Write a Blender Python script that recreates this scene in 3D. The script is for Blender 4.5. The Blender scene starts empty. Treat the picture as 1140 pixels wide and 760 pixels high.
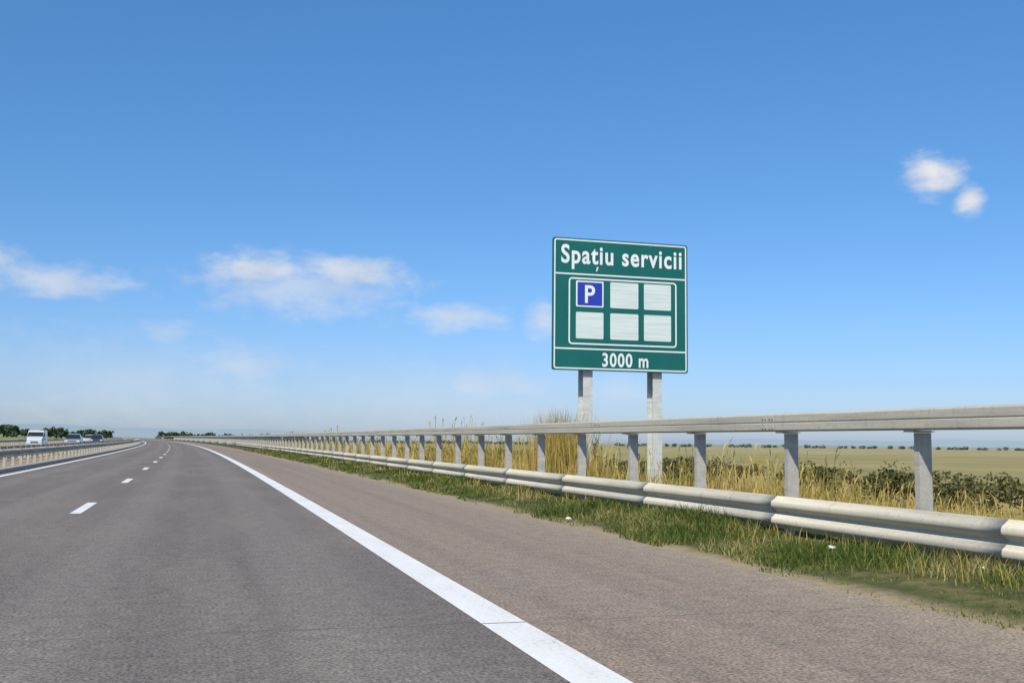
import bpy, bmesh, math, random
import numpy as np
from mathutils import Vector, Matrix, Euler
random.seed(4); rng=np.random.default_rng(4)
S=bpy.context.scene
COL=S.collection
S.view_settings.view_transform='Standard'; S.view_settings.look='None'; S.view_settings.exposure=0

# ---------------------------------------------------------------- helpers
def cx(Y):
    Y=np.asarray(Y,dtype=float)
    k=0.0002
    a=np.clip(Y,0,350)
    return -k*a*a/2 - k*350*np.clip(Y-350,0,None)
def link(o,parent=None):
    COL.objects.link(o)
    if parent: o.parent=parent
    return o
def empty(name,loc=(0,0,0),rz=0):
    o=bpy.data.objects.new(name,None); o.location=loc; o.rotation_euler=(0,0,rz); o.empty_display_size=.3
    return link(o)
def meshobj(name,v,f,mat=None,parent=None,smooth=False,uv=None):
    me=bpy.data.meshes.new(name)
    me.from_pydata([tuple(p) for p in np.asarray(v,dtype=float).tolist()],[],[tuple(q) for q in (f.tolist() if hasattr(f,'tolist') else f)])
    if mat: me.materials.append(mat)
    if smooth: me.polygons.foreach_set('use_smooth',[True]*len(me.polygons))
    if uv is not None:
        L=me.uv_layers.new(name='UVMap'); idx=np.zeros(len(me.loops),dtype=int); me.loops.foreach_get('vertex_index',idx)
        L.data.foreach_set('uv',np.asarray(uv,dtype=float)[idx].ravel())
    me.update()
    return link(bpy.data.objects.new(name,me),parent)
class N:
    def __init__(s,nt): s.t=nt
    def n(s,typ,**kw):
        x=s.t.nodes.new(typ)
        for k,v in kw.items(): setattr(x,k,v)
        return x
    def l(s,a,b): s.t.links.new(a,b)
    def m(s,op,a,b=None,c=None,clamp=False):
        x=s.t.nodes.new('ShaderNodeMath'); x.operation=op; x.use_clamp=clamp
        for i,q in enumerate((a,b,c)):
            if q is None: continue
            if isinstance(q,(int,float)): x.inputs[i].default_value=q
            else: s.l(q,x.inputs[i])
        return x.outputs[0]
    def mix(s,f,a,b,blend='MIX'):
        x=s.t.nodes.new('ShaderNodeMix'); x.data_type='RGBA'; x.blend_type=blend
        for q,i in ((f,0),(a,6),(b,7)):
            if isinstance(q,(int,float)): x.inputs[i].default_value=q
            elif isinstance(q,tuple): x.inputs[i].default_value=(*q,1) if len(q)==3 else q
            else: s.l(q,x.inputs[i])
        return x.outputs[2]
    def noise(s,vec,scale,detail=4,rough=.55):
        x=s.n('ShaderNodeTexNoise'); x.inputs['Scale'].default_value=scale; x.inputs['Detail'].default_value=detail; x.inputs['Roughness'].default_value=rough
        if vec is not None: s.l(vec,x.inputs['Vector'])
        return x.outputs[0]
    def ramp(s,f,stops):
        x=s.n('ShaderNodeValToRGB'); e=x.color_ramp.elements
        while len(e)<len(stops): e.new(.5)
        for i,(p,c) in enumerate(stops):
            e[i].position=p; e[i].color=(*c,1) if isinstance(c,tuple) else (c,c,c,1)
        s.l(f,x.inputs[0]); return x.outputs[0]
    def sm(s,f,a,b):
        x=s.n('ShaderNodeMapRange',interpolation_type='SMOOTHSTEP'); x.inputs[1].default_value=a; x.inputs[2].default_value=b
        s.l(f,x.inputs[0]); return x.outputs[0]
    def scalevec(s,v,sc):
        x=s.n('ShaderNodeMapping'); x.inputs['Scale'].default_value=sc; s.l(v,x.inputs['Vector']); return x.outputs[0]
def newmat(name,rough=.6,metal=0,spec=.5):
    m=bpy.data.materials.new(name); m.use_nodes=True; k=N(m.node_tree); b=m.node_tree.nodes['Principled BSDF']
    b.inputs['Roughness'].default_value=rough; b.inputs['Metallic'].default_value=metal
    b.inputs['Specular IOR Level'].default_value=spec
    return m,k,b
def simple(name,c,rough=.6,metal=0,var=.15,scale=6,spec=.5):
    m,k,b=newmat(name,rough,metal,spec)
    tc=k.n('ShaderNodeTexCoord').outputs['Object']
    f=k.noise(tc,scale,3)
    d=tuple(x*(1-var) for x in c); e=tuple(min(1,x*(1+var)) for x in c)
    k.l(k.ramp(f,[(.3,d),(.7,e)]),b.inputs['Base Color'])
    return m
def bump(k,b,h,st,dist):
    x=k.n('ShaderNodeBump'); x.inputs['Strength'].default_value=st; x.inputs['Distance'].default_value=dist
    k.l(h,x.inputs['Height']); k.l(x.outputs[0],b.inputs['Normal'])

# ---------------------------------------------------------------- materials
def mat_asphalt():
    m,k,b=newmat('asphalt',.9,0,.2)
    uv=k.n('ShaderNodeUVMap',uv_map='UVMap').outputs[0]
    sep=k.n('ShaderNodeSeparateXYZ'); k.l(uv,sep.inputs[0]); s=sep.outputs[0]
    lane=(.158,.136,.120); sh=(.255,.198,.150)
    edge=k.m('ADD',s,k.m('MULTIPLY',k.noise(uv,.6,1),.25))
    base=k.mix(k.sm(edge,1.95,2.35),lane,sh)
    st=k.noise(k.scalevec(uv,(2.2,.02,1)),1.5,2)
    base=k.mix(k.m('MULTIPLY',k.sm(st,.35,.75),.3),base,(.110,.095,.084))
    wt=k.m('COSINE',k.m('MULTIPLY',k.m('ADD',s,.95),2*math.pi/1.9))
    inl=k.m('SUBTRACT',1,k.sm(s,1.6,1.9))
    base=k.mix(k.m('MULTIPLY',k.m('MULTIPLY',k.sm(wt,-.2,1),inl),.25),base,(.25,.218,.19))
    pt=k.noise(k.scalevec(uv,(1,.25,1)),.7,3)
    base=k.mix(k.m('MULTIPLY',k.sm(pt,.42,.68),.38),base,(.235,.197,.16))
    du=k.sm(k.m('ADD',s,k.m('MULTIPLY',k.noise(uv,1.7,3),1.2)),4.9,5.9)
    base=k.mix(k.m('MULTIPLY',du,.7),base,(.31,.245,.17))
    g=k.noise(uv,42,1,.8)
    base=k.mix(1,base,k.ramp(g,[(.3,.52),(.7,1.48)]),'MULTIPLY')
    g2=k.noise(uv,6,3,.75)
    base=k.mix(1,base,k.ramp(g2,[(.3,.82),(.7,1.18)]),'MULTIPLY')
    yv=sep.outputs[1]
    wob=k.m('ADD',yv,k.m('MULTIPLY',k.noise(k.scalevec(uv,(1,.0,1)),1.3,4,.7),.5))
    cr=k.m('ABSOLUTE',k.m('SUBTRACT',k.m('FRACT',k.m('DIVIDE',wob,23.0)),.317))
    base=k.mix(k.m('MULTIPLY',k.m('SUBTRACT',1,k.sm(cr,.0002,.0009)),.4),base,(.05,.045,.04))
    oil=k.noise(uv,1.9,1,.4)
    base=k.mix(k.m('MULTIPLY',k.sm(oil,.72,.82),.45),base,(.07,.062,.056))
    k.l(base,b.inputs['Base Color'])
    return m
def mat_paint():
    m,k,b=newmat('road_paint',.6,0,.4)
    uv=k.n('ShaderNodeUVMap',uv_map='UVMap').outputs[0]
    f=k.noise(uv,30,4,.75)
    f2=k.noise(k.scalevec(uv,(1,.3,1)),3,3)
    c=k.ramp(k.m('ADD',f,k.m('MULTIPLY',f2,.5)),[(.48,(.36,.33,.29)),(.66,(.68,.66,.61)),(1.0,(.8,.79,.75))])
    k.l(c,b.inputs['Base Color']); return m
def mat_ground():
    m,k,b=newmat('ground_soil',.95,0,.1)
    uv=k.n('ShaderNodeUVMap',uv_map='UVMap').outputs[0]
    tc=k.n('ShaderNodeTexCoord').outputs['Object']
    sep=k.n('ShaderNodeSeparateXYZ'); k.l(uv,sep.inputs[0]); s=sep.outputs[0]
    n1=k.noise(tc,2.5,5,.7)
    near=k.ramp(n1,[(.3,(.035,.045,.015)),(.5,(.08,.085,.03)),(.72,(.18,.15,.07))])
    near=k.mix(k.m('SUBTRACT',1,k.sm(k.m('ADD',s,k.m('MULTIPLY',n1,.5)),5.5,5.8)),near,(.30,.235,.15))
    dry=k.ramp(k.noise(tc,.6,4,.7),[(.3,(.17,.15,.05)),(.5,(.32,.25,.09)),(.7,(.42,.32,.13))])
    vor=k.n('ShaderNodeTexVoronoi'); vor.inputs['Scale'].default_value=.0035; k.l(k.scalevec(tc,(1,.55,1)),vor.inputs['Vector'])
    sv=k.n('ShaderNodeSeparateColor'); k.l(vor.outputs['Color'],sv.inputs[0])
    fld=k.ramp(sv.outputs[0],[(0,(.18,.18,.07)),(.3,(.34,.28,.12)),(.55,(.25,.22,.09)),(.8,(.38,.32,.16)),(1,(.28,.24,.11))])
    fld=k.mix(1,fld,k.ramp(k.noise(tc,.03,4,.7),[(.3,.75),(.7,1.2)]),'MULTIPLY')
    c=k.mix(k.sm(s,7.6,9.0),near,dry)
    a=k.m('ABSOLUTE',s)
    c=k.mix(k.sm(a,40,90),c,fld)
    lf=k.m('SUBTRACT',1,k.sm(s,-60,-25))
    c=k.mix(k.m('MULTIPLY',lf,.6),c,(.12,.20,.045))
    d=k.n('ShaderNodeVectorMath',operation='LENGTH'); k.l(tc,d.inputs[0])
    c=k.mix(k.m('MULTIPLY',k.sm(d.outputs['Value'],250,4000),.88),c,(.25,.29,.29))  # aerial haze painted into the ground colour, paler and greyer with distance
    k.l(c,b.inputs['Base Color'])
    bump(k,b,k.noise(tc,9,3,.7),.6,.05); return m
def mat_blade(name,stops,trans=.35):
    m=bpy.data.materials.new(name); m.use_nodes=True; k=N(m.node_tree); b=m.node_tree.nodes['Principled BSDF']; out=m.node_tree.nodes['Material Output']
    r=k.n('ShaderNodeNewGeometry').outputs['Random Per Island']
    tc=k.n('ShaderNodeTexCoord').outputs['Object']
    f=k.m('ADD',k.m('MULTIPLY',r,.55),k.m('MULTIPLY',k.sm(k.noise(tc,.7,1),.3,.7),.45))
    c=k.ramp(f,stops)
    d=k.n('ShaderNodeBsdfDiffuse'); k.l(c,d.inputs[0])
    if trans:
        t=k.n('ShaderNodeBsdfTranslucent'); k.l(c,t.inputs[0]); mx=k.n('ShaderNodeMixShader'); mx.inputs[0].default_value=trans
        k.l(d.outputs[0],mx.inputs[1]); k.l(t.outputs[0],mx.inputs[2]); k.l(mx.outputs[0],out.inputs[0])
    else: k.l(d.outputs[0],out.inputs[0])
    m.node_tree.nodes.remove(b)
    return m
def mat_galv(name,c,streak=1.0):
    m,k,b=newmat(name,.6,.1,.4)
    tc=k.n('ShaderNodeTexCoord').outputs['Object']
    f=k.noise(k.scalevec(tc,(1,.12,3)),4,4,.7); f2=k.noise(tc,25,3,.7)
    d=tuple(x*.72 for x in c)
    col=k.ramp(f,[(.3,d),(.62,c)])
    col=k.mix(k.m('MULTIPLY',k.sm(f2,.5,.75),.45*streak),col,tuple(x*.5 for x in (c[0],c[1]*.93,c[2]*.82)))
    rs=k.noise(k.scalevec(tc,(1,3,.5)),2.0,5,.8)
    col=k.mix(k.m('MULTIPLY',k.sm(rs,.56,.74),.55*streak),col,(.24,.18,.115))
    k.l(col,b.inputs['Base Color']); return m
M_as=mat_asphalt(); M_pt=mat_paint(); M_gr=mat_ground()
M_rail=mat_galv('galvanised_steel',(.53,.485,.385)); M_post=mat_galv('galvanised_post',(.48,.45,.39))
M_conc=simple('concrete',(.42,.39,.33),.9,0,.2,5)
M_green=mat_blade('verge_grass_blades',[(0,(.05,.085,.02)),(.4,(.11,.15,.035)),(.62,(.19,.20,.06)),(.82,(.36,.30,.12)),(1,(.48,.40,.2))])
M_dry=mat_blade('dry_grass_blades',[(0,(.15,.16,.04)),(.2,(.32,.27,.07)),(.5,(.52,.39,.115)),(.8,(.66,.49,.17)),(1,(.74,.59,.27))],.4)
M_bush=mat_blade('bush_leaves',[(0,(.04,.045,.02)),(.5,(.085,.088,.035)),(.75,(.15,.135,.055)),(1,(.27,.21,.10))],0)
M_tree=mat_blade('tree_leaves',[(0,(.03,.05,.03)),(.5,(.055,.085,.04)),(1,(.10,.13,.06))],0)
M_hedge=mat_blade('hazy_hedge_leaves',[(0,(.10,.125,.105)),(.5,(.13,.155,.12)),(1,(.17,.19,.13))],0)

# ---------------------------------------------------------------- terrain
PS=[-7000,-2500,-900,-300,-120,-60,-35,-24,-20,-9.2,-8.9,-6.5,-6.1,-5.6,5.0,5.25,5.7,6.6,7.4,8.2,9.2,11,14,20,30,60,300,1200,7000]
PZ=[  10,    9,   8,   6, 2.5,  .2,-.6,-.5,-.03,-.03,.06,.06,-.03,-.03,-.03,-.01,.05,.08,.10,.04,-.10,-.5,-1.15,-2.0,-2.4,-2.6,-3,-4,-10]
def tz(s,Y):
    s=np.asarray(s,dtype=float); Y=np.asarray(Y,dtype=float)
    z=np.interp(s,PS,PZ)
    w=np.clip((np.abs(s)-25)/100,0,1)
    left=np.where(s<0,np.clip((Y-50)/350,0,1),1.0); z=np.where(s<-24,-.5+(z+.5)*left,z)
    return z+w*(1.0*np.sin(Y/170+s/230)+.6*np.sin(Y/61-s/97))*np.where(s>0,.35,.8)
sl=sorted(set(PS+list(np.arange(5.4,9,.35))+[-45,-80,-160,-200,-500,-1500,-4000,45,90,150,220,450,700,2200,4000]))
Yl=list(np.arange(-200,0,25))+list(np.arange(0,80,4))+list(np.arange(80,400,12))+list(np.arange(400,1600,50))+[1800,2100,2500,3000,4000,5500,8000]
SS,YY=np.meshgrid(sl,Yl); Z=tz(SS,YY)
fine=(SS>5.3)&(SS<9)&(YY<80); Z=Z+fine*rng.normal(0,.012,SS.shape)
V=np.stack([cx(YY)+SS,YY,Z],-1).reshape(-1,3); UV=np.stack([SS,YY],-1).reshape(-1,2)
n=len(sl); F=[(r*n+c,r*n+c+1,(r+1)*n+c+1,(r+1)*n+c) for r in range(len(Yl)-1) for c in range(n-1)]
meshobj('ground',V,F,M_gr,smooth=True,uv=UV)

def strip(name,s0,s1,z,Ys,mat,parent=None,ns=1,jag=0):
    ss=np.linspace(s0,s1,ns+1); v=[];uv=[]
    for Y in Ys:
        for j,s in enumerate(ss):
            if jag and j==ns: s=s+rng.normal(0,jag)
            v.append((float(cx(Y))+s,Y,z)); uv.append((s,Y))
    w=ns+1; f=[(r*w+c,r*w+c+1,(r+1)*w+c+1,(r+1)*w+c) for r in range(len(Ys)-1) for c in range(ns)]
    return meshobj(name,v,f,mat,parent,uv=uv)
YR=list(np.arange(-30,60,.5))+list(np.arange(60,400,6))+list(np.arange(400,2400,40))
strip('road',-6.05,5.2,0,YR,M_as,ns=6,jag=.04)
strip('opposite_road',-20.0,-9.25,0,YR[::4],M_as,ns=4)
XE=2.0; XD=-1.85
def dashes(name,s,w,seg,z=.004):
    v=[];f=[];uv=[]
    for a,b_ in seg:
        k=max(1,int((b_-a)/1.5)) if b_-a<400 and b_-a>4 else (1 if b_-a<=4 else int((b_-a)/6))
        Ys=np.linspace(a,b_,k+1)
        for i in range(k):
            o=len(v)
            for Y,sg in ((Ys[i],-1),(Ys[i],1),(Ys[i+1],1),(Ys[i+1],-1)):
                v.append((float(cx(Y))+s+sg*w/2,Y,z)); uv.append((s+sg*w/2,Y))
            f.append((o,o+1,o+2,o+3))
    return meshobj(name,v,f,M_pt,uv=uv)
dashes('edge_line',XE,.31,[(-30,6.98),(7.0,900)])
dashes('edge_line',-5.65,.2,[(-30,900)])
d0=18.2
dashes('lane_dash_markings',XD,.17,[(d0+12*i,d0+12*i+3) for i in range(-3,60)])
dashes('edge_line',-9.8,.2,[(-30,900)]); dashes('edge_line',-17.3,.2,[(-30,900)])
dashes('lane_dash_markings',-13.5,.15,[(d0+12*i,d0+12*i+3) for i in range(-3,60)])

def sweep(prof,s0,Ys,off=None):
    v=[];m=len(prof)
    for i,Y in enumerate(Ys):
        o=off[i] if off is not None else 0
        for ds,z in prof: v.append((float(cx(Y))+s0+ds+o,Y,z))
    f=[(r*m+c,r*m+(c+1)%m,(r+1)*m+(c+1)%m,(r+1)*m+c) for r in range(len(Ys)-1) for c in range(m)]
    f.append(tuple(range(m))); f.append(tuple((len(Ys)-1)*m+c for c in reversed(range(m))))
    return v,f
def join(parts):
    V=[];F=[]
    for v,f in parts:
        o=len(V); V+=list(v); F+=[tuple(i+o for i in q) for q in f]
    return V,F
def boxvf(x0,x1,y0,y1,z0,z1):
    v=[(x0,y0,z0),(x1,y0,z0),(x1,y1,z0),(x0,y1,z0),(x0,y0,z1),(x1,y0,z1),(x1,y1,z1),(x0,y1,z1)]
    return v,[(0,3,2,1),(4,5,6,7),(0,1,5,4),(1,2,6,5),(2,3,7,6),(3,0,4,7)]
kp=[(-.1,-.05),(-.1,.12),(-.08,.14),(.08,.14),(.1,.12),(.1,-.05)]
v,f=sweep(kp,-6.16,YR[::3]); meshobj('kerb',v,f,M_conc)
v,f=sweep(kp,-9.12,YR[::3]); meshobj('kerb',v,f,M_conc)

# ---------------------------------------------------------------- guard rails
def wprof(z0,h,depth,side):
    a=[];nn=24
    for i in range(nn+1):
        t=i/nn; c=.5*(1-math.cos(4*math.pi*t)); c=min(1,c*1.15)**.75
        a.append((side*depth*c,z0+h*t))
    return a+[(x-side*.006,z) for x,z in reversed(a)]
def boxprof(z0,h,d,side):
    r=.02
    pts=[(0,0),(d-r,0),(d,r),(d,h*.44),(d-.008,h*.47),(d-.008,h*.52),(d,h*.55),(d,h-r),(d-r,h),(0,h)]
    return [(side*x,z0+z) for x,z in pts]
def wbeam(s0,z0,h,depth,side,y0,y1,L=4.0):
    P=[];Y=y0
    pr=wprof(z0,h,depth,side)
    while Y<y1:
        step=L if Y<150 else L*6
        near=Y<150
        Ys=[Y,Y+.32,Y+step+.32] if near else [Y,Y+step]
        off=[side*.0065,side*.0065,0] if near else None
        jz=random.uniform(-.003,.003) if near else 0
        P.append(sweep([(a,z+jz) for a,z in pr],s0,Ys,off)); Y+=step
    return P
SR=7.0; SP=2.52; YP0=9.24-SP*6
root=empty('guardrail')
meshobj('w_beam',*join(wbeam(SR,.17,.40,.085,-1,-12,640)),M_rail,root,smooth=True)
P=[];Y=-12.0
while Y<640:
    st=6.0 if Y<180 else 24
    P.append(sweep(boxprof(1.37,.22,.12,-1),SR,[Y,Y+st-.012 if Y<180 else Y+st])); Y+=st
meshobj('top_beam',*join(P),M_rail,root)
P=[];Q=[];B=[]
Y=YP0
while Y<420:
    c=float(cx(Y))+SR; g=-.05; w=.075
    P+= [boxvf(c+.012,c+.012+2*w,Y-.004,Y+.004,g,1.345), boxvf(c+.012,c+.020,Y+.0045,Y+.075,g,1.345), boxvf(c+2*w+.004,c+2*w+.012,Y+.0045,Y+.075,g,1.345)]
    P+= [boxvf(c-.10,c+.165,Y-.06,Y+.09,1.3485,1.3685)]
    Q+= [boxvf(c-.005,c+.010,Y-.05,Y+.09,.25,.50)]
    if Y<80:
        bv=[]; zz=.37
        for xx in (-.018,.004):
            for t in range(8): bv.append((c+xx,Y+.02+.02*math.cos(t*math.pi/4),zz+.02*math.sin(t*math.pi/4)))
        B.append((bv,[tuple(range(8))]+[(t,(t+1)%8,8+(t+1)%8,8+t) for t in range(8)]))
    Y+=SP
meshobj('posts',*join(P),M_post,root); meshobj('spacers',*join(Q),M_post,root); meshobj('bolts',*join(B),M_post,root)
P=[];Y=-12.0
while Y<100:
    c=float(cx(Y))+SR-.12
    for yy in (-.12,-.05,.05,.12):
        for zz in (1.42,1.54): P.append(boxvf(c-.014,c-.001,Y+yy-.012,Y+yy+.012,zz-.012,zz+.012))
    Y+=6
meshobj('splice_bolts',*join(P),M_post,root)
def median(s0,side):
    r=empty('guardrail')
    meshobj('w_beam',*join(wbeam(s0,.42,.31,.08,side,-10,640)),M_rail,r,smooth=True)
    P=[];Y=-9.
    while Y<400:
        c=float(cx(Y))+s0; P.append(boxvf(c-side*.02-.05,c-side*.02+.05,Y-.03,Y+.03,-.05,.70)); Y+=2.0 if Y<150 else 4
    meshobj('posts',*join(P),M_post,r)
median(-6.75,1); median(-8.55,-1); median(-20.6,1)

# ---------------------------------------------------------------- vegetation
def blades(s,Y,h,w,lean=.35):
    n=len(s); x=cx(Y)+s; z=tz(s,Y)-.02
    az=rng.uniform(0,2*math.pi,n); la=rng.uniform(0,2*math.pi,n)
    dx=np.cos(az)*w/2; dy=np.sin(az)*w/2
    l=rng.uniform(.1,1,n)*lean*h; lx=np.cos(la)*l; ly=np.sin(la)*l
    V=np.zeros((n,5,3))
    V[:,0]=np.stack([x-dx,Y-dy,z],-1); V[:,1]=np.stack([x+dx,Y+dy,z],-1)
    V[:,2]=np.stack([x+dx*.8+lx*.35,Y+dy*.8+ly*.35,z+h*.6],-1); V[:,3]=np.stack([x-dx*.8+lx*.35,Y-dy*.8+ly*.35,z+h*.6],-1)
    V[:,4]=np.stack([x+lx,Y+ly,z+h],-1)
    b=(np.arange(n)*5)[:,None]
    F=(b+np.array([[0,1,2,3]])).tolist()+(b+np.array([[3,2,4]])).tolist()
    return V.reshape(-1,3),F
def ydist(n,a,b): return a*(b/a)**rng.random(n)
def pn(s,Y,f=1.0,ph=0):
    return np.sin(s*2.3*f+Y*1.1*f+ph)+np.sin(s*.9*f-Y*1.7*f+1.3+ph)+np.sin(Y*.53*f+ph*2)
n=95000
Y=ydist(n,4.6,110); s=5.2+rng.random(n)**.95*2.4
edge=5.27+.07*pn(0*s,Y,1.3)+.06*pn(0*s,Y,4,2)
keep=(s>edge)&(rng.random(n)<np.clip(.70+.28*pn(s,Y,1.1),.08,1)); s=s[keep];Y=Y[keep]; n=len(s)
h=rng.uniform(.035,.11,n)*(1+.6*np.clip((s-5.6)/1.2,0,1))*(1+.35*pn(s,Y,.8,1)).clip(.5,2.2); w=.0055+.0009*Y
meshobj('grass',*blades(s,Y,h,w,.8),M_green)
n=1100; Y=ydist(n,7,60); s=rng.uniform(6.0,7.6,n); h=rng.uniform(.10,.28,n)
meshobj('verge_weeds',*blades(s,Y,h,.005+.0005*Y,.5),M_dry)
def hf(s,Y):
    return (.76+.48*np.clip((Y-13)/10,0,1))*(1+.16*pn(s,Y,.35,.5)+.10*pn(s,Y,1.3,2)).clip(.5,1.6)
n=125000
Y=ydist(n,5.5,150); s=7.35+rng.random(n)**1.2*(10+Y*.5).clip(8,25)
keep=(rng.random(n)<np.clip(.85+.25*pn(s,Y,.5,3),.35,1)); s=s[keep];Y=Y[keep]; n=len(s)
h=rng.uniform(.3,.9,n)*np.clip((s-7.0)/1.3,.3,1)*hf(s,Y); D=np.hypot(s,Y); w=.006+.0009*D
meshobj('dry_grass',*blades(s,Y,h,w,.6),M_dry)
n=5000; Y=ydist(n,7,100); s=7.9+rng.random(n)*12; hh=rng.uniform(.75,1.05,n)*hf(s,Y)
x=cx(Y)+s; z=tz(s,Y); lx=rng.normal(0,.12,n); ly=rng.normal(0,.12,n); a=rng.uniform(0,6.28,n); dx=np.cos(a)*(.0015+.00022*Y); dy=np.sin(a)*(.0015+.00022*Y)
V=np.zeros((n,8,3))
V[:,0]=np.stack([x-dx,Y-dy,z],-1);V[:,1]=np.stack([x+dx,Y+dy,z],-1);V[:,2]=np.stack([x+dx+lx,Y+dy+ly,z+hh],-1);V[:,3]=np.stack([x-dx+lx,Y-dy+ly,z+hh],-1)
V[:,4]=np.stack([x+lx,Y+ly,z+hh-.02],-1);V[:,5]=np.stack([x+lx*1.1+dx*3,Y+ly*1.1+dy*3,z+hh+.04],-1);V[:,6]=np.stack([x+lx*1.4,Y+ly*1.4,z+hh+.13],-1);V[:,7]=np.stack([x+lx*1.1-dx*3,Y+ly*1.1-dy*3,z+hh+.04],-1)
b=(np.arange(n)*8)[:,None]
meshobj('seed_heads',V.reshape(-1,3),(b+np.array([[0,1,2,3]])).tolist()+(b+np.array([[4,5,6,7]])).tolist(),M_dry)
n=1800
Y=rng.normal(24.6,.8,n); s=rng.normal(8.45,.25,n); h=rng.uniform(.8,2.1,n)
meshobj('reeds',*blades(s,Y,h,np.full(n,.018),.28),M_dry)
def leaves(centers,rad,per,size):
    C=np.repeat(centers,per,0); R=np.repeat(rad,per,0); n=len(C)
    d=rng.normal(0,1,(n,3)); d/=np.linalg.norm(d,axis=1)[:,None]; r=rng.uniform(.35,1.05,n)**.6
    p=C+d*R*r[:,None]
    a=rng.normal(0,1,(n,3)); a/=np.linalg.norm(a,axis=1)[:,None]; b=np.cross(a,rng.normal(0,1,(n,3))); b/=np.linalg.norm(b,axis=1)[:,None]
    sz=(size*rng.uniform(.5,1.3,n))[:,None]
    V=np.stack([p-a*sz-b*sz*.5,p+a*sz*.2-b*sz*.7,p+a*sz,p+b*sz*.7],1).reshape(-1,3)
    F=(np.arange(n)[:,None]*4+np.arange(4)[None]).tolist()
    return V,F
def clumps(sY,hmin,hmax,sub,wf=1):
    cs=[];rs=[]
    for s,Y in sY:
        H=random.uniform(hmin,hmax); base=float(tz(s,Y)); W=H*random.uniform(.35,.6)*wf
        for j in range(sub):
            a=random.uniform(0,6.28); q=random.random()**.5*W*.8
            zz=base+H*random.uniform(.25,.82); r=H*random.uniform(.14,.28)
            cs.append((float(cx(Y))+s+math.cos(a)*q,Y+math.sin(a)*q,zz)); rs.append((r*wf,r*wf,r*.8))
    return np.array(cs),np.array(rs)
sy=[(random.gauss(40,2.2),random.uniform(24,200)) for i in range(190)]
c,r=clumps(sy,1.9,2.8,7,1.3); V,F=leaves(c,r,60,.11)
meshobj('bushes',V,F,M_bush)
sy=[]
for i in range(130):
    Y=random.uniform(650,1000); s=random.uniform(-85,-14) if i<60 else random.uniform(16,110)
    sy.append((s,Y))
c,r=clumps(sy,4,8.5,7); V,F=leaves(c,r,28,.75)
P=[(V.tolist(),F)]
for s,Y in sy:
    x=float(cx(Y))+s; z=float(tz(s,Y)); P.append(boxvf(x-.2,x+.2,Y-.2,Y+.2,z-.2,z+3))
meshobj('distant_trees',*join(P),M_tree)
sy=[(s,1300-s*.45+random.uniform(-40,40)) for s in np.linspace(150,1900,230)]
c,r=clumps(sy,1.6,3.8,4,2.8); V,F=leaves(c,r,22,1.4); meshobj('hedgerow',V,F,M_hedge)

# ---------------------------------------------------------------- distant hills
M_hill=simple('hazy_hill',(.22,.275,.31),1,0,.05,.0006,0)  # bluish air haze put into the hills' base colour
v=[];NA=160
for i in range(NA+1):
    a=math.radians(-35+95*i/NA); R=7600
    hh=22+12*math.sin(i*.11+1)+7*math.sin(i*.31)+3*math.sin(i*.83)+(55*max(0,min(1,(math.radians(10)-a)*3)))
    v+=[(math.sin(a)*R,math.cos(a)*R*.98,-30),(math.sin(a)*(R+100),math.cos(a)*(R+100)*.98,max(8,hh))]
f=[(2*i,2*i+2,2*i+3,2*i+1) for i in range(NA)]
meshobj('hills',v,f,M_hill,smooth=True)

# ---------------------------------------------------------------- traffic sign
X0,X1,YS,ZB,HS=7.86,11.36,23.7,2.90,3.17
W=X1-X0
sgn=empty('traffic_sign',((X0+X1)/2,YS,0))
M_sg=simple('sign_green',(.003,.112,.098),.45,0,.10,1.2); M_sw=simple('sign_white',(.72,.75,.75),.5,0,.05,3)
M_sb=simple('sign_blue',(.02,.045,.36),.45,0,.05,2); M_sk=simple('sign_back',(.35,.36,.37),.5,.3)
m_t,k,b=newmat('blank_tile',.5)
tc=k.n('ShaderNodeTexCoord').outputs['Object']
fz=k.noise(k.scalevec(tc,(.25,1,7)),3.2,2)
k.l(k.ramp(fz,[(.3,(.50,.59,.56)),(.5,(.60,.67,.64)),(.7,(.66,.71,.68))]),b.inputs['Base Color'])
def rr(x0,x1,z0,z1,r,nseg=5):
    p=[]
    for cx_,cz_,a0 in ((x1-r,z1-r,0),(x0+r,z1-r,90),(x0+r,z0+r,180),(x1-r,z0+r,270)):
        for j in range(nseg+1):
            a=math.radians(a0+90*j/nseg); p.append((cx_+r*math.cos(a),cz_+r*math.sin(a)))
    return p
def loc(u,t): return (-W/2+u*W, ZB+HS*(1-t))
def plate(name,u0,u1,t0,t1,y,mat,r=.04,thick=.003):
    a=loc(u0,t1);c=loc(u1,t0); p=rr(a[0],c[0],a[1],c[1],r); m=len(p)
    v=[(x,y,z) for x,z in p]+[(x,y+thick,z) for x,z in p]
    f=[tuple(range(m)),tuple(range(2*m-1,m-1,-1))]+[(i,m+i,m+(i+1)%m,(i+1)%m) for i in range(m)]
    return meshobj(name,v,f,mat,sgn)
def ring(name,u0,u1,t0,t1,y,mat,r=.05,w=.03):
    a=loc(u0,t1);c=loc(u1,t0); p=rr(a[0],c[0],a[1],c[1],r); q=rr(a[0]+w,c[0]-w,a[1]+w,c[1]-w,max(.01,r-w)); m=len(p)
    v=[(x,y,z) for x,z in p]+[(x,y,z) for x,z in q]
    f=[(i,(i+1)%m,m+(i+1)%m,m+i) for i in range(m)]
    return meshobj(name,v,f,mat,sgn)
plate('panel',0,1,0,1,-.05,M_sg,.06,.05)
ring('outer_border',.010,.990,.010,.990,-.054,M_sw,.06,.032)
plate('header_rule',.02,.98,.268,.279,-.054,M_sw,.008)
plate('footer_rule',.02,.98,.832,.843,-.054,M_sw,.008)
ring('pictogram_border',.115,.915,.30,.805,-.054,M_sw,.09,.036)
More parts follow.
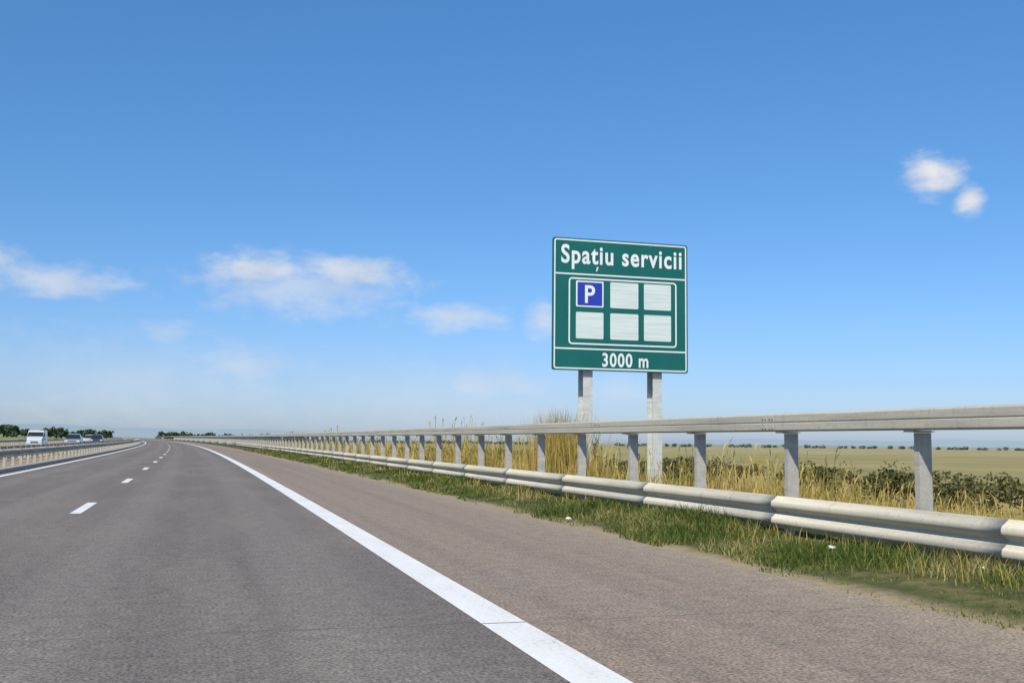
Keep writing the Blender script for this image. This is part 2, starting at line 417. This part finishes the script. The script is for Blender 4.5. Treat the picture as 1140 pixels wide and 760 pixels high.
cols=[(.168,.368),(.418,.626),(.668,.872)]; rows=[(.322,.520),(.560,.760)]
for ri,(t0,t1) in enumerate(rows):
    for ci,(u0,u1) in enumerate(cols):
        if ri==0 and ci==0:
            plate('parking_tile',u0,u1,t0,t1,-.056,M_sw,.03); plate('parking_tile_blue',u0+.010,u1-.010,t0+.011,t1-.011,-.060,M_sb,.02)
        else: plate('blank_tile',u0,u1,t0,t1,-.056,m_t,.03)
def text(name,body,u0,u1,t0,t1,y,mat,off=.02,sp=1.2):
    cu=bpy.data.curves.new(name,'FONT'); cu.body=body; cu.offset=off; cu.fill_mode='FRONT'; cu.resolution_u=6
    cu.space_character=sp
    o=bpy.data.objects.new(name+'_tmp',cu); COL.objects.link(o)
    dg=bpy.context.evaluated_depsgraph_get(); me=bpy.data.meshes.new_from_object(o.evaluated_get(dg)); bpy.data.objects.remove(o)
    co=np.zeros(len(me.vertices)*3); me.vertices.foreach_get('co',co); co=co.reshape(-1,3)
    mn=co.min(0);mx=co.max(0); a=loc(u0,t1);c=loc(u1,t0)
    new=np.zeros_like(co); new[:,0]=a[0]+(co[:,0]-mn[0])/(mx[0]-mn[0])*(c[0]-a[0]); new[:,2]=a[1]+(co[:,1]-mn[1])/(mx[1]-mn[1])*(c[1]-a[1]); new[:,1]=y
    me.vertices.foreach_set('co',new.ravel()); me.materials.clear(); me.materials.append(mat); me.update()
    return link(bpy.data.objects.new(name,me),sgn)
text('title_text','Spatiu servicii',.06,.955,.05,.238,-.0565,M_sw,.024,1.14)
a=loc(.312,.246);c=loc(.329,.212)
meshobj('title_comma',[(a[0],-.0565,a[1]),(a[0]+.03,-.0565,a[1]),(c[0]+.008,-.0565,c[1]),(c[0]-.035,-.0565,c[1])],[(0,1,2,3)],M_sw,sgn)
text('distance_text','3000 m',.36,.70,.862,.968,-.0565,M_sw,.022,1.14)
text('parking_letter','P',.232,.305,.355,.49,-.064,M_sw,.018)
P=[]
for t in (.15,.5,.85):
    z=ZB+HS*(1-t); P.append(boxvf(-W/2+.08,W/2-.08,.001,.06,z-.04,z+.04))
meshobj('back_rails',*join(P),M_sk,sgn)
P=[]
M_sp=mat_galv('sign_post_steel',(.60,.61,.58),.25)
PX=(8.80,10.60)
for X in PX:
    x=X-(X0+X1)/2; z0=float(tz(X,YS))-.3; w=.12
    P+=[boxvf(x-w,x+w,.062,.075,z0,ZB+HS-.1), boxvf(x-.008,x+.008,.0755,.40,z0,ZB+HS-.1), boxvf(x-w,x+w,.4005,.4135,z0,ZB+HS-.1)]
meshobj('posts',*join(P),M_sp,sgn)
P=[boxvf(X-(X0+X1)/2-.35,X-(X0+X1)/2+.35,-.2,.6,float(tz(X,YS))-.4,float(tz(X,YS))+.06) for X in PX]
meshobj('footings',*join(P),M_conc,sgn)

# ---------------------------------------------------------------- vehicles
M_gl=simple('car_glass',(.02,.025,.03),.1); M_ty=simple('tyre',(.02,.02,.02),.85); M_hub=simple('wheel_hub',(.4,.4,.42),.35,.7)
M_lamp=simple('head_lamp',(.75,.75,.72),.15); M_red=simple('tail_lamp',(.4,.02,.02),.25)
def loft(secs,mat,name,par,bev=.04):
    v=[];f=[]
    for y,zl,zh,wl,wh in secs: v+=[(-wl,y,zl),(wl,y,zl),(wh,y,zh),(-wh,y,zh)]
    for i in range(len(secs)-1):
        for c in range(4): f.append((i*4+c,i*4+(c+1)%4,(i+1)*4+(c+1)%4,(i+1)*4+c))
    f.append((3,2,1,0)); e=(len(secs)-1)*4; f.append((e,e+1,e+2,e+3))
    o=meshobj(name,v,f,mat,par)
    bm=bmesh.new(); bm.from_mesh(o.data); bmesh.ops.recalc_face_normals(bm,faces=bm.faces); bm.to_mesh(o.data); bm.free()
    if bev: md=o.modifiers.new('b','BEVEL'); md.width=bev; md.segments=3; md.limit_method='ANGLE'; md.angle_limit=.4
    return o
def car(name,s,Y,color,front=-1,van=False,sc=1):
    x=float(cx(Y))+s; dy=(float(cx(Y+1))-float(cx(Y)))
    r=empty(name,(x,Y,0),-dy+(0 if front>0 else math.pi)); r.scale=(sc,sc,sc)
    mt,k,b=newmat(name+'_paint',.3); b.inputs['Coat Weight'].default_value=.6
    tc=k.n('ShaderNodeTexCoord').outputs['Object']; k.l(k.ramp(k.noise(tc,3,4),[(.2,tuple(c*.9 for c in color)),(.8,color)]),b.inputs['Base Color'])
    if van:
        loft([(-2.6,.35,2.05,.95,.82),(-2.5,.28,2.13,.98,.86),(1.2,.28,2.13,.98,.86),(1.9,.28,1.40,.98,.92),(2.55,.3,1.1,.95,.85),(2.65,.35,.95,.9,.8)],mt,'body',r,.06)
        loft([(1.24,1.30,2.06,.93,.80),(1.96,1.30,1.42,.93,.88)],M_gl,'windscreen',r,.01)
        for sg in (-1,1): meshobj('side_window',*boxvf(sg*.935-.02,sg*.935+.02,.3,1.2,1.3,1.85),M_gl,r)
        ax=(-1.7,1.75)
    else:
        loft([(-2.15,.40,.85,.78,.72),(-2.05,.28,.98,.86,.80),(-.9,.22,1.0,.90,.84),(.9,.22,.98,.90,.84),(1.9,.26,.82,.86,.78),(2.15,.36,.68,.76,.70)],mt,'body',r,.06)
        loft([(-1.85,.92,.98,.76,.74),(-1.2,.96,1.40,.80,.60),(-.2,.98,1.47,.82,.60),(.35,.98,1.42,.82,.60),(1.15,.94,.98,.80,.76)],M_gl,'greenhouse',r,.03)
        loft([(-1.25,1.40,1.44,.60,.57),(-.3,1.465,1.50,.61,.58),(.40,1.41,1.45,.60,.57)],mt,'roof',r,.01)
        ax=(-1.3,1.35)
    fy=2.6 if van else 2.06
    for sg in (-1,1):
        meshobj('head_lamp',*boxvf(sg*.62-.14,sg*.62+.14,fy-.05,fy+.08,.62,.78),M_lamp,r)
        meshobj('tail_lamp',*boxvf(sg*.66-.12,sg*.66+.12,-fy-.08,-fy+.05,.7,.86),M_red,r)
        meshobj('mirror',*boxvf(sg*.98-.09,sg*.98+.09,.62,.74,.98,1.10),mt,r)
        for a in ax:
            v=[];f=[];K=18
            for xx,rr_ in ((sg*.72,.32),(sg*.91,.32),(sg*.915,.2)):
                for j in range(K): v.append((xx,a+rr_*math.cos(j*2*math.pi/K),.32+rr_*math.sin(j*2*math.pi/K)))
            for q in range(2):
                for j in range(K): f.append((q*K+j,q*K+(j+1)%K,(q+1)*K+(j+1)%K,(q+1)*K+j))
            f.append(tuple(range(2*K,3*K))); meshobj('wheel',v,f,M_ty,r)
            v=[(sg*.92,a+.19*math.cos(j*2*math.pi/K),.32+.19*math.sin(j*2*math.pi/K)) for j in range(K)]; meshobj('hub',v,[tuple(range(K))],M_hub,r)
    meshobj('number_plate',*boxvf(-.26,.26,fy+.081,fy+.09,.42,.53),M_sw,r); meshobj('grille',*boxvf(-.4,.4,fy+.05,fy+.08,.56,.72),M_ty,r)
car('white_van',-15.2,122,(.55,.56,.57),-1,True,.85)
car('grey_car',-12.0,127,(.30,.31,.33),-1)
car('white_car',-15.3,205,(.6,.6,.6),-1)
car('dark_car',-11.7,163,(.06,.06,.08),-1)

# ---------------------------------------------------------------- litter
def litter(s,Y,sz,c):
    bm=bmesh.new(); bmesh.ops.create_icosphere(bm,subdivisions=2,radius=sz)
    for q in bm.verts: q.co*=random.uniform(.65,1.2); q.co.z*=.45
    me=bpy.data.meshes.new('litter'); bm.to_mesh(me); bm.free(); me.materials.append(simple('litter_paper',c,.7))
    o=bpy.data.objects.new('litter',me); o.location=(float(cx(Y))+s,Y,max(0,float(tz(s,Y)))+sz*.35+(.05 if s>5.3 else -.01)); link(o)
litter(6.4,9.9,.05,(.7,.7,.68)); litter(5.35,15.2,.05,(.7,.68,.62)); litter(6.7,8.0,.035,(.65,.65,.6)); litter(5.0,12.6,.018,(.4,.35,.3))

# ---------------------------------------------------------------- world
EL=math.radians(47); AZ=math.radians(217)
w=bpy.data.worlds.new("World"); S.world=w; w.use_nodes=True; k=N(w.node_tree); bg=w.node_tree.nodes['Background']
sky=k.n('ShaderNodeTexSky'); sky.sky_type='NISHITA'; sky.sun_disc=False; sky.sun_elevation=EL; sky.sun_rotation=AZ; sky.altitude=100; sky.air_density=1.0; sky.dust_density=.6; sky.ozone_density=2.0
gd=k.n('ShaderNodeTexCoord').outputs['Generated']
sp=k.n('ShaderNodeSeparateXYZ'); k.l(gd,sp.inputs[0])
az=k.m('MULTIPLY',k.m('ARCTAN2',sp.outputs[0],sp.outputs[1]),180/math.pi)
el=k.m('MULTIPLY',k.m('ARCSINE',sp.outputs[2]),180/math.pi)
cv=k.n('ShaderNodeCombineXYZ'); k.l(az,cv.inputs[0]); k.l(el,cv.inputs[1])
nz=k.noise(k.scalevec(cv.outputs[0],(1,1.9,1)),.6,4,.58); nz2=k.noise(cv.outputs[0],.3,1,.6)
nt=k.m('ADD',k.m('MULTIPLY',k.m('SUBTRACT',nz,.5),1.5),1.0)
def cloud(a,e,wa,we,st):
    v=k.n('ShaderNodeVectorMath',operation='MULTIPLY_ADD'); k.l(cv.outputs[0],v.inputs[0]); v.inputs[1].default_value=(1/wa,1/we,0); v.inputs[2].default_value=(-a/wa,-e/we,0)
    L=k.n('ShaderNodeVectorMath',operation='LENGTH'); k.l(v.outputs[0],L.inputs[0])
    q=k.m('SUBTRACT',nt,L.outputs['Value'])
    x=k.n('ShaderNodeMapRange',interpolation_type='SMOOTHSTEP'); x.inputs[1].default_value=-.12; x.inputs[2].default_value=1.0; x.inputs[4].default_value=st; k.l(q,x.inputs[0])
    return x.outputs[0]
tot=None
for c in [(38.2,13.5,1.7,1.3,.97),(39.9,12.15,.9,.9,1.0),(2.6,8.8,3.6,1.2,.8),(7.4,8.9,3.8,1.1,.8),(5.0,8.0,6.8,2.1,.5),(13.2,6.6,3.2,1.0,.6),(-7.3,7.7,4.4,1.1,.65),(-10.4,8.7,1.6,.8,.65),
          (-2,5.4,1.6,.8,.38),(1.9,3.8,3.4,1.3,.38),(15.0,3.1,4.2,1.4,.35),(17.9,6.5,1.3,1.2,.6),(22,2.8,3,1,.25),(-3,2.9,12,3,.22),(12,2.5,12,2.5,.16)]:
    q=cloud(*c); tot=q if tot is None else k.m('MAXIMUM',tot,q)
tint=k.ramp(k.m('DIVIDE',el,40),[(0,(.76,.92,1.40)),(.08,(.69,.90,1.36)),(.2,(.63,.95,1.35)),(.32,(.60,1.0,1.36)),(.6,(.62,1.15,1.54)),(1,(.68,1.08,1.45))])
skyc=k.mix(1,sky.outputs[0],tint,'MULTIPLY')
cc=k.mix(k.sm(nz2,.35,.65),(6.7,7.0,7.7),(8.1,8.1,8.2))
col=k.mix(tot,skyc,cc)
k.l(col,bg.inputs[0]); bg.inputs[1].default_value=.1
sd=bpy.data.lights.new('sun','SUN'); sd.energy=5.0; sd.angle=math.radians(.5); sd.color=(1,.94,.83)
so=bpy.data.objects.new('sun',sd); link(so)
dv=Vector((math.sin(AZ)*math.cos(EL),math.cos(AZ)*math.cos(EL),math.sin(EL))); so.rotation_euler=dv.to_track_quat('Z','Y').to_euler()

# ---------------------------------------------------------------- camera
cd=bpy.data.cameras.new('camera'); cam=bpy.data.objects.new('camera',cd); link(cam)
cd.lens=36*1180/1140; cd.sensor_width=36; cd.clip_start=.05; cd.clip_end=20000
psi=math.radians(16.2); pit=math.radians(5.35); roll=math.radians(.6)
R=Matrix.Rotation(-psi,4,'Z')@Matrix.Rotation(math.pi/2+pit,4,'X')@Matrix.Rotation(roll,4,'Z')
cam.matrix_world=Matrix.Translation((0,0,1.22))@R
S.camera=cam
